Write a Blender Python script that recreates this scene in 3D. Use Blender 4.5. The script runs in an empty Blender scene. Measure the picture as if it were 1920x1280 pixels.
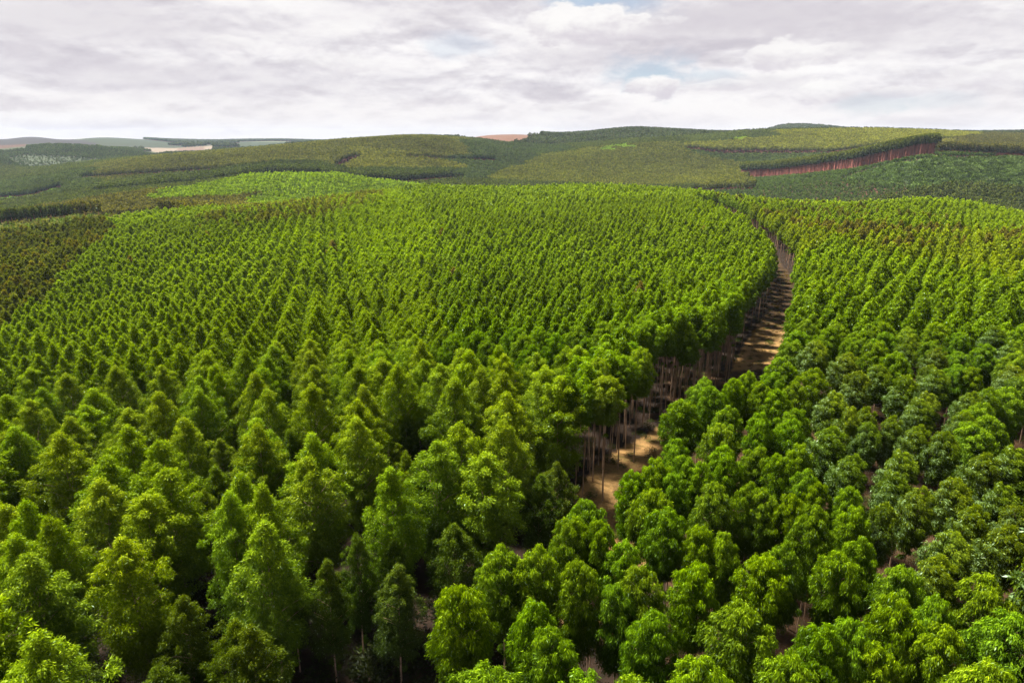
import bpy, math, random
import numpy as np
from mathutils import Vector, Matrix

# ------------------------------------------------------------------ camera, light, sky
scene = bpy.context.scene
COL = scene.collection
PITCH = math.radians(16.7)
cam_d = bpy.data.cameras.new('camera')
cam = bpy.data.objects.new('camera', cam_d); COL.objects.link(cam)
cam.location = (0, 0, 0)
cam.rotation_euler = (math.pi/2 - PITCH, 0, 0)
cam_d.sensor_width = 36.0
cam_d.lens = 36.0*1280/1920
cam_d.clip_start = 0.5
cam_d.clip_end = 60000
scene.camera = cam

scene.view_settings.view_transform = 'Standard'
scene.view_settings.look = 'None'
scene.view_settings.gamma = 1.0
scene.view_settings.exposure = 2.0
scene.cycles.max_bounces = 6
scene.cycles.diffuse_bounces = 3
scene.cycles.glossy_bounces = 2
scene.cycles.transmission_bounces = 3
scene.cycles.transparent_max_bounces = 4
scene.cycles.volume_bounces = 0
scene.cycles.use_denoising = True

SUN_EL = math.radians(57)
SUN_AZ = math.radians(-50)          # compass direction the sun stands in, measured from +y towards +x
sd = bpy.data.lights.new('sun', 'SUN'); sd.energy = 5.0; sd.angle = math.radians(8)
sd.color = (1.0, 0.95, 0.86)
sun = bpy.data.objects.new('sun', sd); COL.objects.link(sun)
sv = Vector((math.sin(SUN_AZ)*math.cos(SUN_EL), math.cos(SUN_AZ)*math.cos(SUN_EL), math.sin(SUN_EL)))
sun.rotation_euler = sv.to_track_quat('Z', 'Y').to_euler()
sun.location = (0, -50, 200)

world = bpy.data.worlds.new('World'); scene.world = world
world.use_nodes = True
wt = world.node_tree; wt.nodes.clear()

class NB:
    """small helper that writes node trees"""
    def __init__(s, t): s.t = t
    def n(s, ty, **k):
        x = s.t.nodes.new(ty)
        for a, b in k.items(): setattr(x, a, b)
        return x
    def l(s, a, b): s.t.links.new(a, b)
    def m(s, op, a, b=None, c=None, clamp=False):
        x = s.n('ShaderNodeMath', operation=op); x.use_clamp = clamp
        for i, v in enumerate((a, b, c)):
            if v is None: continue
            if isinstance(v, (int, float)): x.inputs[i].default_value = v
            else: s.l(v, x.inputs[i])
        return x.outputs[0]
    def mix(s, f, a, b, ty='MIX'):
        x = s.n('ShaderNodeMix', data_type='RGBA', blend_type=ty)
        for sock, v in ((x.inputs[0], f), (x.inputs[6], a), (x.inputs[7], b)):
            if isinstance(v, (int, float)): sock.default_value = v
            elif isinstance(v, tuple): sock.default_value = (v[0], v[1], v[2], 1)
            else: s.l(v, sock)
        return x.outputs[2]
    def noise(s, vec, scale, detail=5, rough=0.55, dist=0.0):
        x = s.n('ShaderNodeTexNoise')
        x.inputs['Scale'].default_value = scale; x.inputs['Detail'].default_value = detail
        x.inputs['Roughness'].default_value = rough; x.inputs['Distortion'].default_value = dist
        if vec is not None: s.l(vec, x.inputs['Vector'])
        return x.outputs[0]
    def ramp(s, f, stops, interp='LINEAR'):
        x = s.n('ShaderNodeValToRGB'); x.color_ramp.interpolation = interp
        el = x.color_ramp.elements
        while len(el) < len(stops): el.new(0.5)
        for e, (p, c) in zip(el, stops):
            e.position = p; e.color = (c[0], c[1], c[2], 1) if isinstance(c, tuple) else (c, c, c, 1)
        s.l(f, x.inputs[0]); return x.outputs[0]
    def step(s, v, lo, hi):
        x = s.n('ShaderNodeMapRange', interpolation_type='SMOOTHSTEP')
        s.l(v, x.inputs[0]); x.inputs[1].default_value = lo; x.inputs[2].default_value = hi
        return x.outputs[0]

def srgb(r, g, b):
    f = lambda c: (c/255/12.92) if c/255 <= 0.04045 else ((c/255+0.055)/1.055)**2.4
    return (f(r), f(g), f(b))

def build_sky():
    b = NB(wt)
    tc = b.n('ShaderNodeTexCoord'); sp = b.n('ShaderNodeSeparateXYZ')
    b.l(tc.outputs['Generated'], sp.inputs[0])
    X, Y, Z = sp.outputs
    sky = b.n('ShaderNodeTexSky', sky_type='NISHITA'); sky.sun_disc = False
    sky.sun_elevation = SUN_EL; sky.sun_rotation = SUN_AZ % (2*math.pi)
    sky.air_density = 1.0; sky.dust_density = 0.6; sky.ozone_density = 1.2
    az = b.m('ARCTAN2', X, Y); el = b.m('ARCSINE', Z)
    def coord(sy, oy=0.0):
        q = b.n('ShaderNodeCombineXYZ'); b.l(az, q.inputs[0]); b.l(b.m('ADD', b.m('MULTIPLY', el, sy), oy), q.inputs[1]); q.inputs[2].default_value = 3.7
        return q.outputs[0]
    ce = coord(2.2)
    class _o: outputs = [ce]
    ce = _o
    fine = b.noise(ce.outputs[0], 26, 7, 0.62)
    mid = b.noise(ce.outputs[0], 8, 4, 0.55)
    big = b.noise(coord(3.4), 4.2, 9, 0.55, 0.35)
    bigu = b.noise(coord(3.4, 0.05), 4.2, 9, 0.55, 0.35)
    strk = b.noise(coord(9.0), 3.0, 7, 0.6, 0.5)
    relief = b.m('SUBTRACT', big, bigu)            # tops of the billows against their undersides
    sm = b.noise(coord(2.8), 10.0, 8, 0.6, 0.25); smu = b.noise(coord(2.8, 0.02), 10.0, 8, 0.6, 0.25)
    relief = b.m('ADD', relief, b.m('MULTIPLY', b.m('SUBTRACT', sm, smu), 0.9))
    dens = b.m('ADD', b.m('ADD', b.m('MULTIPLY', big, 0.5), b.m('ADD', b.m('MULTIPLY', strk, 0.28), b.m('MULTIPLY', sm, 0.22))), b.m('ADD', b.m('MULTIPLY', relief, -1.0), b.m('ADD', b.m('MULTIPLY', b.m('SUBTRACT', mid, 0.5), 0.22), b.m('MULTIPLY', b.m('SUBTRACT', fine, 0.5), 0.20))))
    def c(r, g, bb): q = srgb(r, g, bb); return (q[0], q[1], q[2])
    cloud = b.ramp(dens, [(0.41, c(255, 253, 252)), (0.48, c(249, 246, 247)), (0.545, c(239, 236, 239)), (0.61, c(226, 222, 227)), (0.73, c(207, 202, 210))])
    wisp = b.mix(b.m('MULTIPLY', b.step(fine, 0.45, 0.72), 0.35), cloud, c(252, 249, 247))
    # pale warm band at the horizon
    hz = b.m('SUBTRACT', 1.0, b.step(el, 0.0, 0.075))
    base = b.mix(b.m('MULTIPLY', hz, 0.55), wisp, c(243, 235, 232))
    def d(a, b_): return a, b_
    def blob(px, py, wx, wy, edge=0.55):
        x = (px-960)/1280; y = -(py-640)/1280
        v = Vector((x, math.cos(PITCH)+y*math.sin(PITCH), -math.sin(PITCH)+y*math.cos(PITCH)))
        a0 = math.atan2(v.x, v.y); e0 = math.asin(v.normalized().z)
        dx = b.m('DIVIDE', b.m('SUBTRACT', az, a0), wx/1280); dy = b.m('DIVIDE', b.m('SUBTRACT', el, e0), wy/1280)
        r = b.m('SQRT', b.m('ADD', b.m('MULTIPLY', dx, dx), b.m('MULTIPLY', dy, dy)))
        r = b.m('ADD', r, b.m('MULTIPLY', b.m('SUBTRACT', b.m('ADD', b.m('MULTIPLY', fine, 0.5), b.m('MULTIPLY', mid, 0.5)), 0.5), 3.2))
        return b.m('SUBTRACT', 1.0, b.step(r, 0.7-edge/2, 0.7+edge)), dy
    # gaps of blue
    skyc = b.mix(0.6, b.mix(1.0, sky.outputs[0], (0.10, 0.10, 0.10), 'MULTIPLY'), c(203, 218, 238))
    out = base
    for px, py, wx, wy, k in ((1140, 2, 110, 34, 1.0), (1215, 132, 100, 36, 1.0), (1330, 145, 60, 18, 0.55), (1640, 195, 70, 18, 0.5), (860, 85, 60, 22, 0.35), (1760, 190, 60, 16, 0.35)):
        mk, dy = blob(px, py, wx, wy)
        out = b.mix(b.m('MULTIPLY', mk, k), out, skyc)
    # grey undersides of the larger clouds
    for px, py, wx, wy, k in ((1430, 38, 330, 42, 0.75), (1150, 110, 150, 26, 0.5), (190, 40, 260, 42, 0.55), (450, 150, 260, 30, 0.4), (1400, 158, 120, 14, 0.45), (60, 120, 200, 24, 0.4), (760, 20, 160, 30, 0.3), (1800, 60, 200, 30, 0.35)):
        mk, dy = blob(px, py, wx, wy, 0.9)
        out = b.mix(b.m('MULTIPLY', mk, k), out, c(208, 202, 210))
    # white cumulus heads
    for px, py, wx, wy, k in ((1095, 48, 140, 40, 1.0), (1222, 158, 66, 25, 1.0), (1545, 167, 62, 26, 1.0), (1470, 105, 90, 30, 0.7), (1350, 160, 80, 12, 0.6), (1860, 140, 80, 22, 0.6), (640, 120, 90, 20, 0.4), (1480, 105, 110, 26, 0.55), (430, 80, 60, 18, 0.6), (1690, 172, 50, 12, 0.5), (1060, 215, 60, 12, 0.4), (880, 215, 60, 10, 0.35), (150, 225, 240, 14, 0.5)):
        mk, dy = blob(px, py, wx, wy, 0.22)
        sh = b.step(b.m('ADD', dy, b.m('MULTIPLY', b.m('SUBTRACT', fine, 0.5), 3.0)), -1.0, 0.6)
        body = b.mix(sh, c(220, 214, 221), c(254, 252, 250))
        out = b.mix(b.m('MULTIPLY', mk, k), out, body)
    # sky overhead, out of view, is dimmed to cut fill light and deepen shadows
    out = b.mix(b.step(el, 0.28, 0.85), out, b.mix(1.0, out, (0.40, 0.41, 0.44), 'MULTIPLY'))
    bg = b.n('ShaderNodeBackground'); b.l(out, bg.inputs[0]); bg.inputs[1].default_value = 0.25
    wo = b.n('ShaderNodeOutputWorld'); b.l(bg.outputs[0], wo.inputs[0])
build_sky()

# ------------------------------------------------------------------ helpers
rng = np.random.default_rng(7)
CP, SP = math.cos(PITCH), math.sin(PITCH)
def ray(px, py):
    x = (np.asarray(px, float)-960)/1280; y = -(np.asarray(py, float)-640)/1280
    return x, CP+y*SP, -SP+y*CP
def project(X, Y, Z):
    c = Y*CP - Z*SP; u = Y*SP + Z*CP
    c = np.where(c > 1, c, 1)
    return 960+1280*X/c, 640-1280*u/c, c

def mesh_np(name, verts, faces_flat, nper, mats=(), smooth=False):
    """verts (n,3); faces_flat list of (array(k,n)) blocks of the same corner count"""
    me = bpy.data.meshes.new(name)
    verts = np.ascontiguousarray(verts, np.float32)
    me.vertices.add(len(verts)); me.vertices.foreach_set('co', verts.ravel())
    loops = np.concatenate([f.ravel() for f in faces_flat]).astype(np.int32)
    tot = np.concatenate([np.full(len(f), f.shape[1], np.int32) for f in faces_flat])
    me.loops.add(len(loops)); me.loops.foreach_set('vertex_index', loops)
    st = np.concatenate([[0], np.cumsum(tot)[:-1]]).astype(np.int32)
    me.polygons.add(len(tot)); me.polygons.foreach_set('loop_start', st); me.polygons.foreach_set('loop_total', tot)
    if smooth: me.polygons.foreach_set('use_smooth', np.ones(len(tot), bool))
    for m in mats: me.materials.append(m)
    me.update(calc_edges=True)
    return me
def attr(me, name, ty, dom, arr):
    a = me.attributes.new(name, ty, dom)
    key = 'vector' if ty == 'FLOAT_VECTOR' else ('color' if 'COLOR' in ty else 'value')
    a.data.foreach_set(key, np.ascontiguousarray(arr).ravel())
def link(name, data):
    o = bpy.data.objects.new(name, data); COL.objects.link(o); return o
def tag(o, label=None, cat=None, group=None, kind=None):
    if label: o['label'] = label
    if cat: o['category'] = cat
    if group: o['group'] = group
    if kind: o['kind'] = kind
    return o

# ------------------------------------------------------------------ terrain: each row is a feature line across the land
# (px, py, distance, height of what grows there) -> the ground below that sight line; or ('g', px, z, distance)
APEX = 100.0
LAY = [
 [('g', 0, -52, -60), ('g', 1920, -50, -60)],
 [('g', 0, -52, 12), ('g', 960, -50, 12), ('g', 1920, -49, 12)],
 [(0,940,62,20),(500,940,58,20),(960,940,56,20),(1900,940,57,20)],
 [(-200,710,140,20),(0,700,130,20),(480,690,100,20),(960,685,92,20),(1430,700,88,20),(1900,700,98,20)],
 [(-200,620,200,20),(0,610,188,20),(300,600,164,20),(600,600,138,20),(960,600,128,20),(1400,600,120,20),(1900,610,120,20)],
 [(-200,530,312,20),(0,520,296,20),(200,520,273,20),(500,520,234,20),(960,520,211,20),(1450,520,187,20),(1900,520,168,20)],
 [(-200,480,421,20),(0,470,405,20),(150,460,397,20),(300,450,381,20),(600,450,332,20),(960,450,316,20),(1450,450,284,20),(1700,450,267,20),(1900,450,267,20)],
 [(-200,445,522,20),(0,440,522,20),(180,425,496,20),(300,412,513,20),(480,388,539,20),(700,378,522,20),(960,395,470,20),(1300,395,418,20),(1500,410,392,20),(1700,400,400,20),(1900,410,392,20),(2200,425,374,20)],
 [(-200,434,626,3),(0,424,635,3),(180,409,635,3),(300,401,653,8),(480,383,662,20),(600,368,699,20),(700,356,718,20),(820,346,736,20),(960,348,736,20),(1080,343,736,20),(1200,347,718,20),(1300,354,681,20),(1400,368,607,20),(1550,378,552,20),(1650,377,543,20),(1740,370,561,20),(1820,376,552,20),(1900,394,515,20),(2200,415,460,20)],
 [(-200,415,800,20),(0,405,800,20),(200,392,830,20),(300,383,860,20),(420,372,900,20),(600,372,960,20),(760,372,1000,20),(960,375,1020,20),(1200,378,1020,20),(1400,380,980,20),(1600,380,880,20),(1900,392,790,20)],
 [(-200,388,1050,20),(0,385,1050,20),(150,366,1050,20),(300,350,1060,20),(400,334,1120,20),(500,321,1160,20),(570,320,1160,20),(740,341,1120,20),(900,350,1250,20),(1200,347,1300,20),(1400,335,1300,15),(1500,325,1300,8),(1600,312,1220,5),(1755,291,1110,0),(1920,296,1090,2),(2200,300,1080,2)],
 [(-200,365,1450,18),(0,358,1450,18),(200,334,1400,18),(350,326,1380,18),(500,309,1400,18),(650,312,1400,18),(860,322,1450,18),(960,324,1500,18),(1200,322,1600,18),(1400,306,1650,28),(1600,284,1500,26),(1755,262,1400,24),(1920,272,1400,20),(2200,272,1400,20)],
 [(-200,350,1750,18),(0,335,1700,18),(172,310,1750,18),(300,291,1800,18),(534,271,1850,18),(650,260,1900,18),(780,252,1950,18),(870,259,2000,18),(960,275,2000,18),(1030,278,2000,18),(1100,270,2050,18),(1300,253,2100,18),(1420,242,2200,18),(1600,239,2200,18),(1800,245,2200,18),(1920,250,2100,18),(2200,250,2100,18)],
 [(-200,300,2200,15),(0,302,2200,18),(60,315,2300,6),(150,305,2350,5),(250,297,2400,5),(400,290,2500,5),(650,268,2600,5),(780,262,2600,5),(860,257,2700,12),(900,255,2750,0),(950,252,2800,0),(1000,253,2850,0),(1040,252,2850,12),(1100,246,2900,18),(1190,238,3000,18),(1270,242,3000,18),(1400,252,3000,10),(1600,255,3000,10),(1900,245,2900,18),(2200,243,2900,18)],
 [(-200,285,2900,10),(0,278,2900,10),(100,268,3000,10),(180,272,3000,10),(300,286,3100,5),(450,285,3100,5),(700,273,3200,5),(950,262,3300,0),(1190,258,3600,0),(1900,258,3600,0)],
 [(-200,270,3800,0),(0,266,3800,0),(100,264,3900,0),(200,268,3900,5),(300,279,3900,0),(400,273,4000,0),(500,270,4000,8),(700,267,4000,5),(1190,264,4500,0),(1430,246,4300,10),(1475,230,4300,20),(1535,232,4300,20),(1610,244,4300,10),(1900,262,4500,0)],
 [(-200,262,5000,0),(0,262,5000,0),(60,256,5000,0),(120,263,5200,0),(190,254,5600,15),(280,259,5700,15),(370,266,5800,10),(450,264,6000,10),(520,260,6500,20),(600,262,6500,20),(900,265,6500,5),(1900,266,6500,5)],
 [(-200,262,8500,0),(900,262,8500,0),(1900,262,8500,0)],
 [('g', 0, -75, 10500), ('g', 1920, -75, 10500)],
]
def pchip(x, y, q):
    x = np.asarray(x, float); y = np.asarray(y, float)
    h = np.diff(x); dl = np.diff(y)/h
    d = np.zeros(len(x)); d[0], d[-1] = dl[0], dl[-1]
    for i in range(1, len(x)-1):
        if dl[i-1]*dl[i] > 0:
            w1 = 2*h[i]+h[i-1]; w2 = h[i]+2*h[i-1]
            d[i] = (w1+w2)/(w1/dl[i-1]+w2/dl[i])
    q = np.clip(q, x[0], x[-1]); k = np.clip(np.searchsorted(x, q)-1, 0, len(x)-2)
    t = (q-x[k])/h[k]
    return (2*t**3-3*t**2+1)*y[k] + (t**3-2*t**2+t)*h[k]*d[k] + (-2*t**3+3*t**2)*y[k+1] + (t**3-t**2)*h[k]*d[k+1]
NA, NR = 640, 620
A0, A1 = -1.0, 1.0
Agrid = np.linspace(A0, A1, NA)
LY = np.zeros((len(LAY), NA)); LZ = np.zeros((len(LAY), NA))
for i, L_ in enumerate(LAY):
    xs, ys, zs = [], [], []
    for e in L_:
        if e[0] == 'g':
            _, px, z, Y = e; x = (px-960)/1280*max(Y+APEX, 1); a = (px-960)/1280
            xs.append(a); ys.append(Y); zs.append(z)
        else:
            px, py, Y, H = e; rx, ry, rz = ray(px, py)
            X = Y*rx/ry; xs.append(X/(Y+APEX)); ys.append(Y); zs.append(Y*rz/ry - H)
    LY[i] = pchip(xs, ys, Agrid); LZ[i] = pchip(xs, zs, Agrid)
# smooth sideways
k = np.hanning(19); k /= k.sum()
for arr in (LY, LZ):
    for i in range(len(arr)):
        arr[i] = np.convolve(np.pad(arr[i], 9, mode='edge'), k, 'valid')
S0 = 40.0
Tg = np.linspace(math.log(APEX-60+0.0), math.log(10000+APEX), NR)     # log(Y+APEX)
GZ = np.zeros((NR, NA))
for j in range(NA):
    GZ[:, j] = pchip(np.log(LY[:, j]+APEX), LZ[:, j], Tg)
k2 = np.hanning(9); k2 /= k2.sum()
for j in range(NA):
    GZ[:, j] = np.convolve(np.pad(GZ[:, j], 4, mode='edge'), k2, 'valid')
def vnoise(X, Y, s, seed=0):
    """smooth value noise in the plane"""
    r = np.random.default_rng(seed).random((64, 64))
    u, v = X/s, Y/s; i, j = np.floor(u).astype(int), np.floor(v).astype(int)
    fu, fv = u-i, v-j; fu = fu*fu*(3-2*fu); fv = fv*fv*(3-2*fv)
    g = lambda a, b: r[a % 64, b % 64]
    return (g(i, j)*(1-fu)+g(i+1, j)*fu)*(1-fv) + (g(i, j+1)*(1-fu)+g(i+1, j+1)*fu)*fv
def ground_z(X, Y):
    X = np.asarray(X, float); Y = np.asarray(Y, float)
    t = np.log(np.maximum(Y+APEX, 41)); a = X/np.maximum(Y+APEX, 41)
    u = np.clip((a-A0)/(A1-A0)*(NA-1), 0, NA-1.001); v = np.clip((t-Tg[0])/(Tg[-1]-Tg[0])*(NR-1), 0, NR-1.001)
    i, j = v.astype(int), u.astype(int); fv, fu = v-i, u-j
    z = (GZ[i, j]*(1-fu)+GZ[i, j+1]*fu)*(1-fv) + (GZ[i+1, j]*(1-fu)+GZ[i+1, j+1]*fu)*fv
    return z + (vnoise(X, Y, 9.0, 3)-0.5)*0.5
def hit_canopy(px, py, H):
    """the ground spot of a tree of height H whose tip is seen along this sight line"""
    rx, ry, rz = ray(px, py)
    c = np.linspace(20, 1500, 3000); X = c*rx; Y = c*ry; Z = c*rz
    f = Z - (ground_z(X, Y)+H)
    k = np.argmax(f < 0); t = f[k-1]/(f[k-1]-f[k]); c = c[k-1]+t*(c[k]-c[k-1])
    return c*rx, c*ry
def inside(poly, px, py):
    r = np.zeros(np.shape(px), bool); n = len(poly); j = n-1
    for i in range(n):
        xi, yi = poly[i]; xj, yj = poly[j]
        c = ((yi > py) != (yj > py)) & (px < (xj-xi)*(py-yi)/((yj-yi) if yj != yi else 1e-9)+xi)
        r ^= c; j = i
    return r

# ------------------------------------------------------------------ materials
def leaf_material(name, src):
    m = bpy.data.materials.new(name); m.use_nodes = True; t = m.node_tree; t.nodes.clear(); b = NB(t)
    ti = b.n('ShaderNodeAttribute', attribute_type=src, attribute_name='tint')
    lv = b.n('ShaderNodeAttribute', attribute_type='GEOMETRY', attribute_name='leaf')
    sp = b.n('ShaderNodeSeparateXYZ'); b.l(lv.outputs['Vector'], sp.inputs[0])
    young_lit, pale, rnd = sp.outputs  # first channel: new growth plus light painted into the crown tops
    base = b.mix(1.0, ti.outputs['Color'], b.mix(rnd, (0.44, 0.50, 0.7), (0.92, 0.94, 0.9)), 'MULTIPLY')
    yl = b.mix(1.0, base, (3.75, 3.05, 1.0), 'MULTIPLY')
    c1 = b.mix(young_lit, base, yl)
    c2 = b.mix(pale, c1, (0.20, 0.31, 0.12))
    df = b.n('ShaderNodeBsdfDiffuse'); b.l(c2, df.inputs[0])
    tr = b.n('ShaderNodeBsdfTranslucent'); b.l(b.mix(1.0, c2, (1.15, 1.25, 0.5), 'MULTIPLY'), tr.inputs[0])
    gl = b.n('ShaderNodeBsdfGlossy'); gl.inputs[0].default_value = (0.9, 0.95, 1, 1); gl.inputs['Roughness'].default_value = 0.5
    m1 = b.n('ShaderNodeMixShader'); m1.inputs[0].default_value = 0.26; b.l(df.outputs[0], m1.inputs[1]); b.l(tr.outputs[0], m1.inputs[2])
    m2 = b.n('ShaderNodeMixShader'); b.l(b.m('ADD', 0.004, b.m('MULTIPLY', pale, 0.03)), m2.inputs[0]); b.l(m1.outputs[0], m2.inputs[1]); b.l(gl.outputs[0], m2.inputs[2])
    o = b.n('ShaderNodeOutputMaterial'); b.l(m2.outputs[0], o.inputs[0])
    return m
LEAF_I = leaf_material('leaf_instanced', 'INSTANCER')
LEAF_O = leaf_material('leaf', 'OBJECT')
def bark_material(name, ca, cb):
    m = bpy.data.materials.new(name); m.use_nodes = True; t = m.node_tree; b = NB(t)
    p = t.nodes['Principled BSDF']; tc = b.n('ShaderNodeTexCoord')
    mp = b.n('ShaderNodeMapping'); mp.inputs['Scale'].default_value = (3, 3, 0.5); b.l(tc.outputs['Object'], mp.inputs[0])
    n = b.noise(mp.outputs[0], 1.6, 5, 0.65)
    b.l(b.ramp(n, [(0.35, ca), (0.65, cb)]), p.inputs['Base Color']); p.inputs['Roughness'].default_value = 0.85
    return m
BARK = bark_material('bark', (0.12, 0.070, 0.040), (0.36, 0.225, 0.13))
BARK_FAR = bark_material('bark_reddish', (0.40, 0.125, 0.088), (0.56, 0.22, 0.16))

def ground_material():
    m = bpy.data.materials.new('earth'); m.use_nodes = True; t = m.node_tree; b = NB(t)
    p = t.nodes['Principled BSDF']; g = b.n('ShaderNodeNewGeometry'); pos = g.outputs['Position']
    cov = b.n('ShaderNodeAttribute', attribute_type='GEOMETRY', attribute_name='cover')
    n1 = b.noise(pos, 0.11, 6, 0.6); n2 = b.noise(pos, 1.4, 6, 0.7); n3 = b.noise(pos, 7.0, 4, 0.7)
    f = b.m('ADD', b.m('MULTIPLY', n1, 0.4), b.m('ADD', b.m('MULTIPLY', n2, 0.35), b.m('MULTIPLY', n3, 0.25)))
    v = b.ramp(f, [(0.36, (0.42, 0.46, 0.42)), (0.5, (0.95, 0.95, 0.95)), (0.64, (1.55, 1.5, 1.4))])
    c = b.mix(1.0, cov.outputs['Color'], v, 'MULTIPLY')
    # patches of low green growth in the litter
    gm = b.step(b.noise(pos, 0.5, 5, 0.65), 0.54, 0.66)
    near = b.n('ShaderNodeSeparateColor'); b.l(cov.outputs['Color'], near.inputs[0])
    c = b.mix(b.m('MULTIPLY', gm, 0.5), c, b.mix(1.0, c, (0.55, 1.05, 0.55), 'MULTIPLY'))
    b.l(c, p.inputs['Base Color']); p.inputs['Roughness'].default_value = 0.95
    p.inputs['Specular IOR Level'].default_value = 0.1
    bp = b.n('ShaderNodeBump'); bp.inputs['Strength'].default_value = 0.5; bp.inputs['Distance'].default_value = 0.12
    b.l(b.m('ADD', n2, n3), bp.inputs['Height']); b.l(bp.outputs[0], p.inputs['Normal'])
    return m

# ------------------------------------------------------------------ land cover (fields, seen between the woods)
FIELDS = [  # polygon in the photo, distance range, colour
 ([(840,266),(905,254),(930,252),(1002,253),(985,264),(940,268)], 2300, 4200, (0.46, 0.24, 0.17)),
 ([(255,277),(330,278),(400,273),(400,282),(335,288),(300,288)], 3000, 5000, (0.62, 0.48, 0.36)),
 ([(330,279),(385,275),(382,285),(340,287)], 3000, 5000, (0.45, 0.29, 0.22)),
 ([(-300,282),(-300,268),(48,269),(52,274),(0,279)], 3000, 4200, (0.42, 0.20, 0.14)),
 ([(-300,274),(-300,252),(70,254),(180,266),(180,272),(60,272)], 3300, 9000, (0.13, 0.115, 0.125)),
 ([(180,268),(150,262),(190,254),(240,258),(345,270),(300,275),(250,272),(200,272)], 3300, 9000, (0.13, 0.19, 0.075)),
 ([(440,275),(450,266),(560,266),(570,270),(500,275)], 3300, 9000, (0.14, 0.21, 0.08)),
]

# ------------------------------------------------------------------ ground sheet
def build_ground():
    rows = NR; tt = Tg
    Yv = np.exp(tt)-APEX
    X = (Yv+APEX)[:, None]*Agrid[None, :]*1.0; Yg = np.repeat(Yv[:, None], NA, 1)
    Z = ground_z(X, Yg)
    V = np.stack([X, Yg, Z], -1).reshape(-1, 3)
    idx = np.arange(rows*NA).reshape(rows, NA)
    F = np.stack([idx[:-1, :-1], idx[:-1, 1:], idx[1:, 1:], idx[1:, :-1]], -1).reshape(-1, 4)
    # skirt of flat land behind the camera and beyond the sides
    base = len(V)
    nb = []
    for xx in (-3000.0, 3000.0):
        pass
    ex = np.array([[-40, -60, 0], [40, -60, 0], [3000, -900, 0], [-3000, -900, 0]], float)
    ex[:, 2] = ground_z(ex[:, 0], np.full(4, -60.0))
    V2 = np.concatenate([V, ex]); F2 = np.array([[base+3, base+2, base+1, base]])
    me = mesh_np('ground', V2, [F, F2], 4, [ground_material()], smooth=True)
    px, py, c = project(V2[:, 0], V2[:, 1], V2[:, 2])
    Yc = V2[:, 1]
    colr = np.empty((len(V2), 4), np.float32); colr[:, 3] = 1
    near = np.array([0.017, 0.0100, 0.0062]); far = np.array([0.020, 0.025, 0.013]); red = np.array([0.075, 0.034, 0.025])  # near soil almost black: its shade is put into the colour
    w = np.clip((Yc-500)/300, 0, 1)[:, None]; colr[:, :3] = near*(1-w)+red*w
    w = np.clip((Yc-2050)/250, 0, 1)[:, None]; colr[:, :3] = colr[:, :3]*(1-w)+far*w
    n = vnoise(V2[:, 0], V2[:, 1], 260, 9)[:, None]
    w = np.clip((Yc-4200)/2500, 0, 1)[:, None]; colr[:, :3] = colr[:, :3]*(1-w)+(np.array([0.07, 0.10, 0.06])*(1-n)+np.array([0.16, 0.17, 0.09])*n)*w
    scr = inside([(1380,335),(1500,322),(1540,318),(1600,302),(1755,286),(1800,290),(1800,330),(1400,345)], px, py) & (Yc > 900) & (Yc < 1600)
    colr[scr, :3] = (0.024, 0.030, 0.012)
    scr = inside([(1540,326),(1600,312),(1755,291),(2300,294),(2300,420),(1900,365),(1700,345)], px, py) & (Yc > 700) & (Yc < 1150)
    colr[scr, :3] = (0.022, 0.034, 0.013)
    scr = inside([(30,320),(90,323),(200,312),(300,290),(330,280),(-300,270),(-300,300),(20,300)], px, py) & (Yc > 1900) & (Yc < 3300)
    colr[scr, :3] = (0.032, 0.042, 0.018)
    qx, qy, _ = project(V2[:, 0], V2[:, 1], V2[:, 2]+20)
    k = (inside(GAP, qx, qy) | inside([(1000,880),(1050,720),(1130,650),(1300,590),(1420,570),(1400,640),(1250,760),(1150,900)], qx, qy)) & (Yc < 700) & (Yc > 60); wg = np.clip((Yc[k]-54)/20, 0, 1)*np.clip((240-Yc[k])/60, 0.12, 1); colr[k, :3] = near+wg[:, None]*(np.array((0.21, 0.122, 0.045))-near)  # straw ground; far part darkened for dark soil and painted shade
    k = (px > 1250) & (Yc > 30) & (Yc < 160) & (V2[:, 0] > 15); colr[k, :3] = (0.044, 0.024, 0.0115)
    for poly, y0, y1, cc in FIELDS:
        k = inside(poly, px, py) & (Yc > y0) & (Yc < y1); colr[k, :3] = np.array(cc)*(0.22 if cc[0] > 0.44 else 0.13)
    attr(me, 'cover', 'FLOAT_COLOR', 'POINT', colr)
    o = link('ground', me); tag(o, kind='structure')
    tag(o, 'red brown earth with leaf litter and far fields', 'ground')

# ------------------------------------------------------------------ tree meshes
def env_L(t):            # pointed flame-shaped crown
    return np.where(t < 0.42, (np.clip(t, 0, 1)/0.42)**0.70, 1-0.30*((np.clip(t, 0.42, 2)-0.42)/0.58)**1.5)
def env_M(t):            # wide cone
    return np.where(t < 0.58, (np.clip(t, 0, 1)/0.58)**0.8, 1-0.18*((np.clip(t, 0.58, 2)-0.58)/0.42)**1.6)
def env_R(t):            # domed crown
    return np.where(t < 0.55, np.sqrt(np.clip(1-(1-t/0.55)**2, 0, 1))*0.93+0.07, 1-0.5*((np.clip(t, 0.55, 2)-0.55)/0.45)**1.6)
def leaves_at(C, D, L, W, r):
    """diamond leaves: base C, direction D, length L, width W"""
    n = len(C); q = r.normal(size=(n, 3)); w = np.cross(D, q); w /= np.linalg.norm(w, axis=1)[:, None]+1e-9
    L = L[:, None]; W = W[:, None]
    V = np.stack([C, C+D*L*0.42+w*W*0.5, C+D*L, C+D*L*0.42-w*W*0.5], 1).reshape(-1, 3)
    F = np.arange(4*n).reshape(n, 4)
    return V, F
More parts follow.
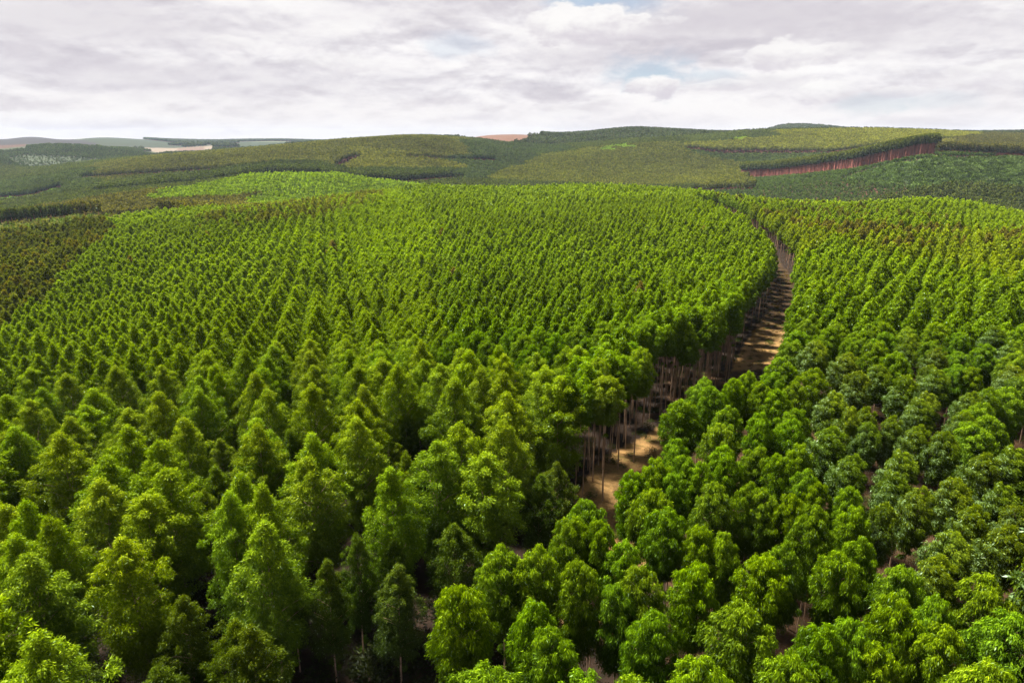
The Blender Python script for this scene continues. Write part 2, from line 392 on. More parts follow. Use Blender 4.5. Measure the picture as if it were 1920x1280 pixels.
def tube(pts, rad, ns=6):
    pts = np.asarray(pts, float); V = []; F = []
    for i, p in enumerate(pts):
        d = pts[min(i+1, len(pts)-1)]-pts[max(i-1, 0)]; d = d/(np.linalg.norm(d)+1e-9)
        u = np.cross(d, [0.3, 0.9, 0.1]); u /= np.linalg.norm(u); v = np.cross(d, u)
        for k in range(ns):
            a = 2*math.pi*k/ns; V.append(p+rad[i]*(math.cos(a)*u+math.sin(a)*v))
    for i in range(len(pts)-1):
        for k in range(ns):
            F.append([i*ns+k, i*ns+(k+1) % ns, (i+1)*ns+(k+1) % ns, (i+1)*ns+k])
    return np.array(V), np.array(F)
def make_tree(seed, form, H, R, CL, ncl, nleaf, L, W, limbs, trunk_r, ns=6, droop=0.9, clr=1.0, wind=0.0, leader=0.5, low=3, fill=0.14):
    """returns (crown verts, faces, leaf attr, trunk verts, trunk faces)"""
    r = np.random.default_rng(seed)
    env = {'L': env_L, 'M': env_M}.get(form, env_R)
    ph = r.random(6)*6.28
    def bulge(az, t):
        k_ = 1.15 if form == 'L' else 0.6
        return 1+k_*(0.15*np.sin(3*az+ph[0]+5*t)+0.12*np.sin(5*az+ph[1]-9*t)+0.10*np.sin(14*t+ph[2]+az))
    C = []; T = []
    ga = 2.39996
    for i in range(ncl):
        t = ((i+0.5+r.uniform(-0.4, 0.4))/ncl)**0.78
        az = i*ga+r.uniform(-0.5, 0.5)
        rr = R*float(env(np.array(t)))*bulge(az, t)*(1.0 if r.random() < 0.62 else r.uniform(0.45, 0.85))-0.35*clr
        rr = max(rr, 0.0)
        C.append((math.cos(az)*rr, math.sin(az)*rr, H-0.35*clr-t*CL+r.uniform(-0.25, 0.25))); T.append(t)
    for i in range(low):      # odd sprigs on the trunk under the crown
        az = r.random()*6.28; C.append((math.cos(az)*0.5, math.sin(az)*0.5, H-CL*r.uniform(1.0, 1.45))); T.append(1.3)
    C = np.array(C); T = np.array(T)
    C[:, 0] += wind*(1-np.clip(T, 0, 1))*1.1
    k = r.choice(len(C), nleaf, p=None)
    k = np.concatenate([k, r.choice(max(1, ncl//8), max(1, nleaf//28))])
    n = len(k); c = C[k]; t = T[k]
    cr = (0.62+0.42*np.clip(t, 0, 1))*clr*r.uniform(0.8, 1.2, n)
    cr = np.where(t > 1.1, 0.5*clr, cr)
    off = r.normal(size=(n, 3)); off /= np.linalg.norm(off, axis=1)[:, None]
    off *= (r.random(n)**0.45)[:, None]
    off[:, 2] *= 0.62
    P = c+off*cr[:, None]
    P[:, 2] -= 0.35*clr*(off[:, 0]**2+off[:, 1]**2)
    rad = np.linalg.norm(P[:, :2], axis=1)+1e-6
    o = np.stack([P[:, 0]/rad, P[:, 1]/rad, np.zeros(n)], 1)*np.minimum(rad, 1)[:, None]
    up = off[:, 2]/0.62
    D = o*0.28+r.normal(size=(n, 3))*0.42
    D[:, 2] += -droop+0.75*np.clip(up, 0, 1)*(1.15 if form == 'L' else 0.7)
    if wind: D[:, 0] += wind*1.0*(0.4+0.6*np.clip(up+0.5, 0, 1))
    D /= np.linalg.norm(D, axis=1)[:, None]
    young_lit = np.clip(0.12+0.8*up, 0, 1)*np.clip(1.3-1.45*t, 0.05, 1)*r.uniform(0.5, 1.3, n)  # new leaves; also paints lower crowns darker for the shade between trees
    young_lit = np.clip(young_lit+0.35*np.clip(1-t*2.5, 0, 1), 0, 1)
    pale = np.zeros(n)
    if wind:
        s = np.clip(-P[:, 0]/R*0.8+0.25*(1-t), 0, 1)*np.clip(0.35+up, 0, 1)
        pale = (r.random(n) < s*1.3)*r.uniform(0.45, 1.0, n)
    else:
        pale = (r.random(n) < 0.015)*0.6
    sz = r.uniform(0.7, 1.25, n)*np.where(young_lit > 0.6, 0.8, 1)
    nf = int(nleaf*fill)          # inner leaves
    if nf:
        ti = r.random(nf)**0.8; ai = r.random(nf)*6.28; ri = R*env(ti)*r.random(nf)**0.7*0.7
        Pi = np.stack([np.cos(ai)*ri, np.sin(ai)*ri, H-0.6-ti*CL*0.97], 1); Pi[:, 0] += wind*(1-ti)
        Di = r.normal(size=(nf, 3)); Di[:, 2] -= 0.8; Di /= np.linalg.norm(Di, axis=1)[:, None]
        P = np.concatenate([P, Pi]); D = np.concatenate([D, Di]); young_lit = np.concatenate([young_lit, np.zeros(nf)]); pale = np.concatenate([pale, np.zeros(nf)])
        sz = np.concatenate([sz, np.full(nf, 1.3)])
    P[:, 2] = np.minimum(P[:, 2], H+0.1*clr)
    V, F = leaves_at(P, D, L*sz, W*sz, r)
    la = np.stack([young_lit, pale, r.random(len(P))], 1); la = np.repeat(la, 4, 0)
    # trunk
    lean = np.array([wind*0.9, 0, 0])+np.array([r.uniform(-0.25, 0.25), r.uniform(-0.25, 0.25), 0])
    m = 7 if limbs else 4
    pts = [np.array([0, 0, -0.6])+0*lean]+[np.array([0, 0, H*0.94*(i/(m-1))])+lean*((i/(m-1))**2)+(np.array([r.uniform(-.06, .06), r.uniform(-.06, .06), 0]) if 0 < i else 0) for i in range(0, m)]
    rad = [trunk_r*1.25]+[trunk_r*(1-0.88*(i/(m-1))) for i in range(m)]
    TV, TF = tube(pts, rad, ns); VV = [TV]; FF = [TF]; nv = len(TV)
    order = np.argsort(r.random(ncl))[:limbs]
    for i in order:
        cz = C[i]; base = max(H*0.3, cz[2]-np.linalg.norm(cz[:2])*0.9-0.3); f = base/(H*0.94)
        b0 = np.array([0, 0, base])+lean*f*f; mid = (b0+cz)/2+np.array([0, 0, 0.15])
        tv, tf = tube([b0, mid, cz], [0.05, 0.032, 0.012], 3); VV.append(tv); FF.append(tf+nv); nv += len(tv)
    return V, F, la, np.concatenate(VV), np.concatenate(FF)

def crown_trunk_meshes(spec, leafmat, bark):
    V, F, la, TV, TF = make_tree(**spec)
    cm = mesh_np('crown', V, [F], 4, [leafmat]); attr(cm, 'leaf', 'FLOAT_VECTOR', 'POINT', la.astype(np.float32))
    tm = mesh_np('trunk', TV, [TF], 4, [bark], smooth=True)
    return cm, tm
def joined_mesh(spec, leafmat, bark):
    V, F, la, TV, TF = make_tree(**spec)
    me = mesh_np('tree', np.concatenate([V, TV]), [F, TF+len(V)], 4, [leafmat, bark])
    mi = np.zeros(len(F)+len(TF), np.int32); mi[len(F):] = 1; me.polygons.foreach_set('material_index', mi)
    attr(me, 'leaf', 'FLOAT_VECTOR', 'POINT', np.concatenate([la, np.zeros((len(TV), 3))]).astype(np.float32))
    return me

NEAR = {'L': [], 'R': [], 'W': []}
for s in range(7):
    q = np.random.default_rng(50+s)
    NEAR['L'].append(crown_trunk_meshes(dict(seed=10+s, form='L', H=20, R=q.uniform(2.85, 3.3), CL=q.uniform(12.5, 14.8), ncl=165, nleaf=30000, L=0.30, W=0.08, limbs=34, trunk_r=0.14, droop=0.7, clr=0.84, low=5), LEAF_O, BARK))
for s in range(5):
    q = np.random.default_rng(70+s)
    NEAR['R'].append(crown_trunk_meshes(dict(seed=30+s, form='R', H=20, R=q.uniform(2.0, 2.35), CL=q.uniform(6.8, 8.4), ncl=140, nleaf=26000, L=0.31, W=0.07, limbs=26, trunk_r=0.12, droop=1.25, clr=0.64, low=3), LEAF_O, BARK))
for s in range(4):
    q = np.random.default_rng(90+s)
    NEAR['W'].append(crown_trunk_meshes(dict(seed=60+s, form='R', H=20, R=q.uniform(1.8, 2.1), CL=q.uniform(5.4, 6.4), ncl=115, nleaf=21000, L=0.32, W=0.072, limbs=20, trunk_r=0.12, droop=0.95, clr=0.62, wind=0.6, low=4), LEAF_O, BARK))

# ------------------------------------------------------------------ positions read for the trees one can tell apart (tip of each crown)
PL=[(60,685),(125,697),(220,682),(302,682),(400,680),(362,700),(75,727),(175,722),(295,732),(372,725),(160,752),(50,747),(245,760),(340,780),(132,775),(110,808),(230,797),(307,817),(190,852),(27,795),(5,805),(12,735),(312,875),(183,897),(270,915),(457,880),(435,920),(52,935),(92,957),(470,780),(475,695),(0,940),(55,1030),(237,997),(60,1185),(15,1000),(487,685),(587,682),(578,712),(665,680),(680,718),(747,680),(830,680),(852,705),(907,690),(942,692),(950,735),(950,780),(672,745),(670,775),(865,790),(812,825),(495,730),(482,790),(580,810),(577,852),(732,872),(900,842),(480,905),(495,967),(1022,687),(1045,700),(1120,670),(1140,702),(1200,650)]
PS=[(1040,865),(1010,887),(760,777),(665,997),(540,1047),(610,1042),(740,1057),(850,977),(542,805),(732,1010),(437,1160),(465,1172),(295,1242),(335,1115),(118,1222)]
PR=[(950,1025),(870,1095),(892,1247),(1317,702),(1335,717),(1370,705),(1400,695),(1422,712),(1280,742),(1365,760),(1350,792),(1425,767),(1370,832),(1272,817),(1285,852),(1235,857),(1187,877),(1310,860),(1260,877),(1430,835),(1235,912),(1345,907),(1405,900),(1115,932),(1255,952),(1317,975),(1062,965),(1115,965),(1435,912),(1005,1117),(1030,1167),(1092,1050),(1165,1001),(1217,1060),(1165,1085),(1307,1057),(1225,1142),(1370,997),(1425,1035),(1380,1127),(1322,1235),(1077,1260),(1197,1262),(1012,1020),(1450,695),(1497,712),(1525,690),(1457,727),(1497,762),(1477,785),(1502,827),(1470,845),(1547,902),(1520,877),(1590,910),(1477,922),(1527,947),(1615,945),(1460,1015),(1575,1027),(1610,997),(1687,1052),(1850,1070),(1672,1112),(1772,1120),(1595,1157),(1640,1195),(1772,1172),(1497,1222),(1870,1242),(1910,1155),(1540,1172),(1870,777),(1837,790),(1837,755),(1885,725),(1795,680),(1820,685)]
PW=[(1600,695),(1637,682),(1692,700),(1745,690),(1850,725),(1900,685),(1902,705),(1557,732),(1737,732),(1727,747),(1820,732),(1587,762),(1620,765),(1800,770),(1545,797),(1627,790),(1675,780),(1717,797),(1767,810),(1587,850),(1682,845),(1830,847),(1905,840),(1672,887),(1777,890),(1875,902),(1727,912),(1822,942),(1905,947),(1662,940),(1767,995),(1865,982),(1755,1045)]
GAP = [(470,1500),(560,1180),(700,1090),(860,1020),(985,960),(1055,900),(1072,800),(1098,738),(1142,704),(1190,654),(1226,620),(1292,594),(1344,578),(1380,556),(1400,528),(1440,490),(1455,465),(1448,440),(1400,404),(1330,373),(1290,361),
       (1345,360),(1390,373),(1452,405),(1500,442),(1504,490),(1500,530),(1492,565),(1482,600),(1450,636),(1394,674),(1345,702),(1290,722),(1255,745),(1262,800),(1200,850),(1150,905),(1060,945),(1000,1000),(940,1100),(860,1180),(790,1300),(760,1500)]
OLIVE = [(-600,400),(190,400),(215,418),(190,445),(155,464),(120,500),(100,520),(85,545),(0,598),(-600,900)]
build_ground()

T_L = (0.100, 0.158, 0.0003); T_R = (0.080, 0.144, 0.0004); T_W = (0.080, 0.125, 0.004)
trees = []     # (X, Y, H, form, tint, scale)
def add(px, py, form, H, tint):
    X, Y = hit_canopy(px, py, H); trees.append([float(X), float(Y), H, form, tint, px, py])
for p in PL: add(*p, 'R' if p[0] > 1100 else 'L', 20+rng.uniform(-.6, .6), T_L)
for p in PS: add(*p, 'L', 14.5+rng.uniform(-1.5, 1.0), (0.042, 0.070, 0.0005))  # low trees tinted darker to paint the deep shade they stand in
for p in PR: add(*p, 'R', 20+rng.uniform(-.6, .6), T_R)
for p in PW: add(*p, 'W', 20+rng.uniform(-.6, .6), T_W)
MAN = np.array([[t[0], t[1]] for t in trees])

def lattice(spx, spy, ang, xr, yr, jit, seed):
    r = np.random.default_rng(seed)
    R = max(abs(xr[0]), abs(xr[1]), abs(yr[0]), abs(yr[1]))*1.5
    i, j = np.meshgrid(np.arange(-R/spx, R/spx), np.arange(-R/spy, R/spy))
    u = i.ravel()*spx+(j.ravel() % 2)*0.0; v = j.ravel()*spy
    u = u+r.normal(size=u.size)*jit; v = v+r.normal(size=v.size)*jit
    X = u*math.cos(ang)-v*math.sin(ang); Y = u*math.sin(ang)+v*math.cos(ang)
    k = (X > xr[0]) & (X < xr[1]) & (Y > yr[0]) & (Y < yr[1])
    return X[k], Y[k]
# running horizon seen from the camera: what lies well below it is left out
_a = np.linspace(-0.95, 0.95, 400); _y = np.exp(np.linspace(math.log(15), math.log(9000), 700))
_e = (ground_z(_a[None, :]*_y[:, None], np.repeat(_y[:, None], 400, 1))+12)/_y[:, None]
_m = np.maximum.accumulate(_e, 0)
def visible(X, Y, Z, margin):
    u = np.clip((X/Y+0.95)/1.9*399, 0, 398.99).astype(int); v = np.clip(np.searchsorted(_y, Y)-2, 0, 699)
    return (Z+margin)/Y > _m[v, u]

# ---- the foreground plantation
X, Y = lattice(5.9, 5.3, math.radians(15), (-900, 900), (-10, 900), 0.38, 1)
gz = ground_z(X, Y)
Hh = 20+rng.normal(size=X.size)*0.9
px, py, c = project(X, Y, gz+20)
infr = (px > -260) & (px < 2180) & (py < 1560)
mand = np.full(X.size, 1e9)
for m_ in MAN: mand = np.minimum(mand, (X-m_[0])**2+(Y-m_[1])**2)
listed = (px > -20) & (px < 1945) & (py > 672)
Hh[listed] = rng.uniform(12.0, 15.0, listed.sum())       # lower trees that fill between the tall ones
clr_l = (px > 440) & (px < 1020) & (py > 840)
keep = infr & ~inside(GAP, px, py) & (mand > np.where(listed, 4.4, 3.8)**2) & ~(listed & (px > 960)) & ~(listed & (py > 830)) & ~(clr_l & listed)
# trees past the crest of the fore hill belong to the far woods
YC = np.interp(px, [-300, 0, 200, 300, 480, 600, 700, 820, 1300, 1400, 1550, 1740, 1820, 1900, 2300], [552, 552, 552, 598, 676, 727, 750, 773, 727, 662, 598, 607, 598, 552, 515])
keep &= Y < YC
X, Y, gz, Hh, px, py, c = [q[keep] for q in (X, Y, gz, Hh, px, py, c)]
olive = inside(OLIVE, px, py)
right = px > np.interp(py, [345, 372, 404, 440, 470, 500, 545, 592, 618, 652, 700, 800, 1000], [1300, 1340, 1410, 1470, 1475, 1470, 1440, 1425, 1400, 1260, 1200, 1150, 960])
n1 = vnoise(X, Y, 60, 21); n2 = vnoise(X, Y, 14, 22)
form = np.where(right | (px > 1000+ (py-560)*1.2), 'R', 'L')
form = np.where(~right & (py < 640) & (px > 820) , 'R', form)
wn = right & (px > 1480) & (py > 560) & (rng.random(X.size) < np.clip((py-600)/110, 0, 0.7))
form = np.where(wn, 'W', form)
tint = np.empty((X.size, 3))
tint[:] = T_L; tint[form == 'R'] = T_R; tint[form == 'W'] = T_W
yel = np.clip((px-900)/500, 0, 1)*np.clip((py-345)/60, 0, 1)
far_w = np.clip((600-py)/200, 0, 1)[:, None]
tint = tint*(1-far_w)+np.array([0.135, 0.206, 0.0004])*far_w
tint *= (0.86+0.28*n1)[:, None]*(0.88+0.24*n2)[:, None]
CLOUD_SHADE = [(180,445),(330,392),(520,392),(500,430),(420,455),(250,500),(110,540),(120,500)]
BR1 = [(365,400),(430,385),(560,368),(640,358),(720,352),(730,365),(600,398),(470,412),(375,420)]
BR2 = [(1325,352),(1640,382),(1720,395),(1920,420),(1930,450),(1780,445),(1700,462),(1640,440),(1500,425),(1400,385)]
kd = inside(CLOUD_SHADE, px, py); tint[kd] *= (0.84, 0.84, 1.0)  # cloud shadow painted by darkening the tint of these trees
for poly, pr in ((BR1, 0.75), (BR2, 0.42)):
    kk = inside(poly, px, py) & (vnoise(X, Y, 16, 33) < pr) & (rng.random(X.size) < 0.75)
    tint[kk] = np.array([0.092, 0.104, 0.010])*rng.uniform(0.8, 1.25, (kk.sum(), 1))
kr = inside([(1330,360),(1500,405),(1980,430),(1980,520),(1700,470),(1560,440),(1500,470),(1440,410)], px, py)
tint[kr] = tint[kr]*(1.10, 0.96, 1.1)
tint[olive] = np.array([0.062, 0.078, 0.004])*rng.uniform(0.75, 1.3, (olive.sum(), 1))*(0.8+0.5*vnoise(X[olive], Y[olive], 40, 5))[:, None]
gold = olive & (rng.random(X.size) < 0.22); tint[gold] *= (1.4, 1.1, 0.9)
orange_spot = (~olive) & (rng.random(X.size) < 0.002) & (py > 420) & (py < 640); tint[orange_spot] = (0.11, 0.095, 0.02)

# closely set thin trees along the edge of the clearing
ex, ey = lattice(2.5, 2.4, math.radians(15), (-60, 120), (60, 260), 0.75, 5); ez = ground_z(ex, ey)
epx, epy, ec = project(ex, ey, ez+20)
EDGE = [(1040,700),(1130,630),(1220,575),(1310,540),(1380,510),(1396,530),(1378,558),(1290,590),(1224,612),(1150,655),(1085,715)]
kk = inside(EDGE, epx, epy) & (epy < 725) & (np.min((ex[:, None]-np.append(X, MAN[:, 0]))**2+(ey[:, None]-np.append(Y, MAN[:, 1]))**2, 1) > 1.5**2)
ne = kk.sum(); X = np.append(X, ex[kk]); Y = np.append(Y, ey[kk]); gz = np.append(gz, ez[kk]); px = np.append(px, epx[kk]); py = np.append(py, epy[kk]); c = np.append(c, ec[kk]+400)
Hh = np.append(Hh, rng.uniform(18.5, 20.3, ne)); form = np.append(form, np.full(ne, 'T')); tint = np.concatenate([tint, np.array(T_R)*rng.uniform(.85, 1.15, (ne, 1))])
sh_ = Hh < 15.5; tint[sh_] = tint[sh_]*0.62  # low filler trees tinted darker, shade put into their colour
# the next largest trees in view join the individual ones
NIND = 300
inview = (px > 0) & (px < 1920) & (py < 1290)
order = np.argsort(np.where(inview, c, 1e9))[:NIND-len(trees)]
isind = np.zeros(X.size, bool); isind[order] = True
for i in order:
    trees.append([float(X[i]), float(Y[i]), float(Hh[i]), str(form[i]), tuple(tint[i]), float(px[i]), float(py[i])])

# ---- individual trees
def ordinal(n):
    w = ['first','second','third','fourth','fifth','sixth','seventh','eighth','ninth','tenth','eleventh','twelfth','thirteenth','fourteenth','fifteenth','sixteenth','seventeenth','eighteenth','nineteenth','twentieth','twenty-first','twenty-second','twenty-third','twenty-fourth','twenty-fifth','twenty-sixth','twenty-seventh','twenty-eighth','twenty-ninth','thirtieth']
    return w[n]
def side_of(px, py):
    return 'right' if px > np.interp(py, [590, 618, 652, 700, 745, 800, 860, 900, 960, 1030, 1100, 1280], [1430, 1400, 1300, 1230, 1220, 1200, 1120, 1080, 1000, 920, 800, 760]) else 'left'
labels = {}
for side in ('left', 'right'):
    ids = [i for i, t in enumerate(trees) if side_of(t[5], t[6]) == side]
    ids.sort(key=lambda i: -trees[i][6])
    nb_ = 15; per = 12
    lines = [ids[k:k+per] for k in range(0, len(ids), per)]
    for li, ln in enumerate(lines):
        ln.sort(key=lambda i: trees[i][5])
        for pos, i in enumerate(ln):
            t = trees[i]
            look = {'L': 'pointed', 'R': 'domed', 'W': 'windswept'}[t[3]]
            if t[2] < 16: look = 'short dark'
            end = ' from bottom' if li else ' at bottom'
            where = 'left of clearing' if side == 'left' else 'right of clearing'
            ln_txt = (ordinal(li)+' line of crowns from bottom') if li else 'front line of crowns at bottom'
            p_txt = 'leftmost' if pos == 0 else ('rightmost' if pos == len(ln)-1 else ordinal(pos)+' from left')
            labels[i] = '%s eucalyptus %s, %s in %s' % (look, where, p_txt, ln_txt)
_p = np.array([[t[0], t[1]] for t in trees]); _d = np.sort(np.linalg.norm(_p[:, None]-_p[None], axis=2), 1)[:, 1:5].mean(1)
WIDTH = [float(np.clip((d/5.4)**0.7, 0.8, 1.2)) for d in _d]
protos = {}
def make_individual(i, t):
    X_, Y_, H, fm, ti, _, _ = t
    r = random.Random(i*7+1); k = r.randrange(len(NEAR[fm]))
    key = (fm, k)
    if key not in protos:
        root = bpy.data.objects.new('eucalyptus_tree', None); root.empty_display_size = 0.5; COL.objects.link(root)
        trk = link('trunk', NEAR[fm][k][1]); crn = link('crown', NEAR[fm][k][0])
        trk.parent = root; crn.parent = root
        protos[key] = (root, trk, crn)
    else:
        r0, t0, c0 = protos[key]
        root = r0.copy(); COL.objects.link(root)
        trk = t0.copy(); COL.objects.link(trk); trk.parent = root
        crn = c0.copy(); COL.objects.link(crn); crn.parent = root
    root.location = (X_, Y_, float(ground_z(X_, Y_)))
    s = H/20.0; w = s*r.uniform(0.92, 1.1)
    if t[2] < 16: w = s*r.uniform(0.85, 1.05)
    w *= WIDTH[i]*(1.0 if fm == 'L' else 0.95); root.scale = (w, w, s)
    root.rotation_euler = (r.uniform(-.03, .03), r.uniform(-.03, .03), r.uniform(-.5, .5) if fm == 'W' else r.uniform(0, 6.283))
    f = r.uniform(0.9, 1.15)
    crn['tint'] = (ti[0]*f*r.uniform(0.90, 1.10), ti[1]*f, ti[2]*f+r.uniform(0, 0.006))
    tag(root, labels[i], 'tree', 'eucalyptus trees of the near plantation')
for i, t in enumerate(trees): make_individual(i, t)

# ------------------------------------------------------------------ instanced woods (far too many to count)
def proto_collection(name, meshes):
    c = bpy.data.collections.new(name)       # never linked into the scene: only the source of the instances
    for k, me in enumerate(meshes):
        o = bpy.data.objects.new('%s_%02d' % (name, k), me); c.objects.link(o)
    return c
def wood_nodes(name, coll):
    g = bpy.data.node_groups.new(name, 'GeometryNodeTree')
    g.interface.new_socket('Geometry', in_out='INPUT', socket_type='NodeSocketGeometry')
    g.interface.new_socket('Geometry', in_out='OUTPUT', socket_type='NodeSocketGeometry')
    b = NB(g); gi = b.n('NodeGroupInput'); go = b.n('NodeGroupOutput')
    mp = b.n('GeometryNodeMeshToPoints')
    ci = b.n('GeometryNodeCollectionInfo'); ci.inputs[0].default_value = coll; ci.inputs[1].default_value = True; ci.inputs[2].default_value = True
    ip = b.n('GeometryNodeInstanceOnPoints'); ip.inputs['Pick Instance'].default_value = True
    def na(nm, ty):
        x = b.n('GeometryNodeInputNamedAttribute', data_type=ty); x.inputs[0].default_value = nm; return x.outputs[0]
    b.l(gi.outputs[0], mp.inputs[0]); b.l(mp.outputs[0], ip.inputs['Points']); b.l(ci.outputs[0], ip.inputs['Instance'])
    b.l(na('variant', 'INT'), ip.inputs['Instance Index']); b.l(na('rot', 'FLOAT_VECTOR'), ip.inputs['Rotation']); b.l(na('scl', 'FLOAT_VECTOR'), ip.inputs['Scale'])
    b.l(ip.outputs[0], go.inputs[0])
    return g
def wood(name, coll, X, Y, Z, var, rot, scl, tint, label, cat):
    me = bpy.data.meshes.new(name); n = len(X)
    me.vertices.add(n); me.vertices.foreach_set('co', np.stack([X, Y, Z], 1).astype(np.float32).ravel())
    attr(me, 'variant', 'INT', 'POINT', var.astype(np.int32)); attr(me, 'rot', 'FLOAT_VECTOR', 'POINT', rot.astype(np.float32))
    attr(me, 'scl', 'FLOAT_VECTOR', 'POINT', scl.astype(np.float32)); attr(me, 'tint', 'FLOAT_VECTOR', 'POINT', tint.astype(np.float32))
    o = link(name, me); md = o.modifiers.new('trees', 'NODES'); md.node_group = wood_nodes(name, coll)
    tag(o, label, cat, kind='stuff'); print(name, n)
    return o
def rots(n, full=True):
    r = np.zeros((n, 3)); r[:, :2] = rng.uniform(-.04, .04, (n, 2)); r[:, 2] = rng.uniform(0, 6.28, n) if full else rng.uniform(-.5, .5, n); return r

MIDT, FART = [], []
order_forms = []
def lod(form, seed, lv):
    q = np.random.default_rng(seed+500)
    R = q.uniform(2.5, 2.95) if form == 'L' else q.uniform(2.1, 2.4); CL = q.uniform(12, 14) if form == 'L' else q.uniform(8, 9.5)
    if form == 'R': CL = q.uniform(7.0, 8.5); R = q.uniform(2.25, 2.5)
    if form == 'W': R = q.uniform(1.9, 2.2); CL = 6
    if form == 'T': R = 1.2; CL = 5.5
    w = 0.75 if form == 'W' else 0
    f = 'L' if form == 'L' else ('M' if form == 'R' else 'R')
    P = {0: dict(ncl=170, nleaf=9000, L=0.46, W=0.15, limbs=10, ns=5, trunk_r=0.085 if form == 'T' else 0.11),
         1: dict(ncl=110, nleaf=2600, L=0.74, W=0.27, limbs=0, ns=4, trunk_r=0.18),
         2: dict(ncl=60, nleaf=600, L=1.1, W=0.55, limbs=0, ns=3, trunk_r=0.22)}[lv]
    return dict(seed=seed, form=f, H=20, R=R, CL=CL, droop=0.5 if form == 'L' else 0.95, clr=0.62, wind=w, low=2, **P)
def coll_for(lv):
    ms = [joined_mesh(lod(f, 200+k+lv*10, lv), LEAF_I, BARK) for f, ks in (('L', range(4)), ('R', range(4)), ('W', range(3)), ('T', range(2))) for k in ks]
    return proto_collection('plantation_tree_%s' % ('close', 'middle', 'distant')[lv], ms)
C0, C1, C2 = coll_for(0), coll_for(1), coll_for(2)
rest = ~isind
scale_h = Hh/20
c = np.where(form == 'T', c-400, c)
for lv, (lo, hi, cc, nm, lb) in enumerate(((0, 230, C0, 'eucalyptus_forest', 'bright green eucalyptus rows beyond the nearest trees on the fore hill'),
                           (230, 520, C1, 'eucalyptus_forest', 'bright green eucalyptus rows climbing the middle of the fore hill'),
                           (520, 5000, C2, 'eucalyptus_forest', 'tiny bright green crowns along the crest of the fore hill'))):
    k = rest & (c >= lo) & (c < hi); n = k.sum()
    f = form[k]; var = np.where(f == 'L', rng.integers(0, 4, n), np.where(f == 'R', 4+rng.integers(0, 4, n), np.where(f == 'W', 8+rng.integers(0, 3, n), 11+rng.integers(0, 2, n))))
    ro = rots(n); wk = f == 'W'; ro[wk, 2] = rng.uniform(-.5, .5, wk.sum())
    s = np.stack([scale_h[k]*rng.uniform(.9, 1.12, n)]*2+[scale_h[k]*rng.uniform(0.96, 1.05, n)], 1)
    wood(nm, cc, X[k], Y[k], gz[k], var, ro, s, tint[k]*rng.uniform(0.9, 1.1, (n, 1)), lb, 'forest')

# ---- far woods
def far_tree(seed, form, H, R, CL, ncl, nleaf, L, W, tr, low=0):
    return joined_mesh(dict(seed=seed, form=form, H=H, R=R, CL=CL, ncl=ncl, nleaf=nleaf, L=L, W=W, limbs=0, trunk_r=tr, ns=3, droop=0.5, clr=1.0, low=low, fill=0.2), LEAF_I, BARK_FAR)
def bush_mesh(seed, R, Hb, n, L, W):
    r = np.random.default_rng(seed); c = r.normal(size=(14, 3)); c /= np.linalg.norm(c, axis=1)[:, None]; c[:, 2] = abs(c[:, 2]); c *= np.array([R*.62, R*.62, Hb*.6])
    k = r.integers(0, 14, n); off = r.normal(size=(n, 3)); off /= np.linalg.norm(off, axis=1)[:, None]
    P = c[k]+off*R*0.42; P[:, 2] = np.maximum(P[:, 2], 0); D = off+r.normal(size=(n, 3))*0.6; D /= np.linalg.norm(D, axis=1)[:, None]
    V, F = leaves_at(P, D, np.full(n, L), np.full(n, W), r)
    me = mesh_np('bush', V, [F], 4, [LEAF_I]); up = np.clip(off[:, 2]*.5, 0, 1)
    attr(me, 'leaf', 'FLOAT_VECTOR', 'POINT', np.repeat(np.stack([up*.5, np.zeros(n), r.random(n)], 1), 4, 0).astype(np.float32))
    return me
FAR = proto_collection('far_tree', [far_tree(400+k, 'L' if k < 3 else 'R', 20, 2.9, 11 if k < 3 else 9, 18, 150, 1.9, 1.15, 0.36) for k in range(5)] +
                       [far_tree(420+k, 'R', 20, 2.9, 6.2, 16, 130, 1.8, 1.1, 0.42) for k in range(2)])      # 5, 6: long bare trunks
VFAR = proto_collection('remote_tree', [far_tree(440+k, 'R', 18, 5.2, 11, 14, 60, 4.0, 2.6, 0.5) for k in range(4)])
BUSH = proto_collection('scrub_bush', [bush_mesh(460+k, 1.0, 0.9, 170, 0.42, 0.26) for k in range(4)])

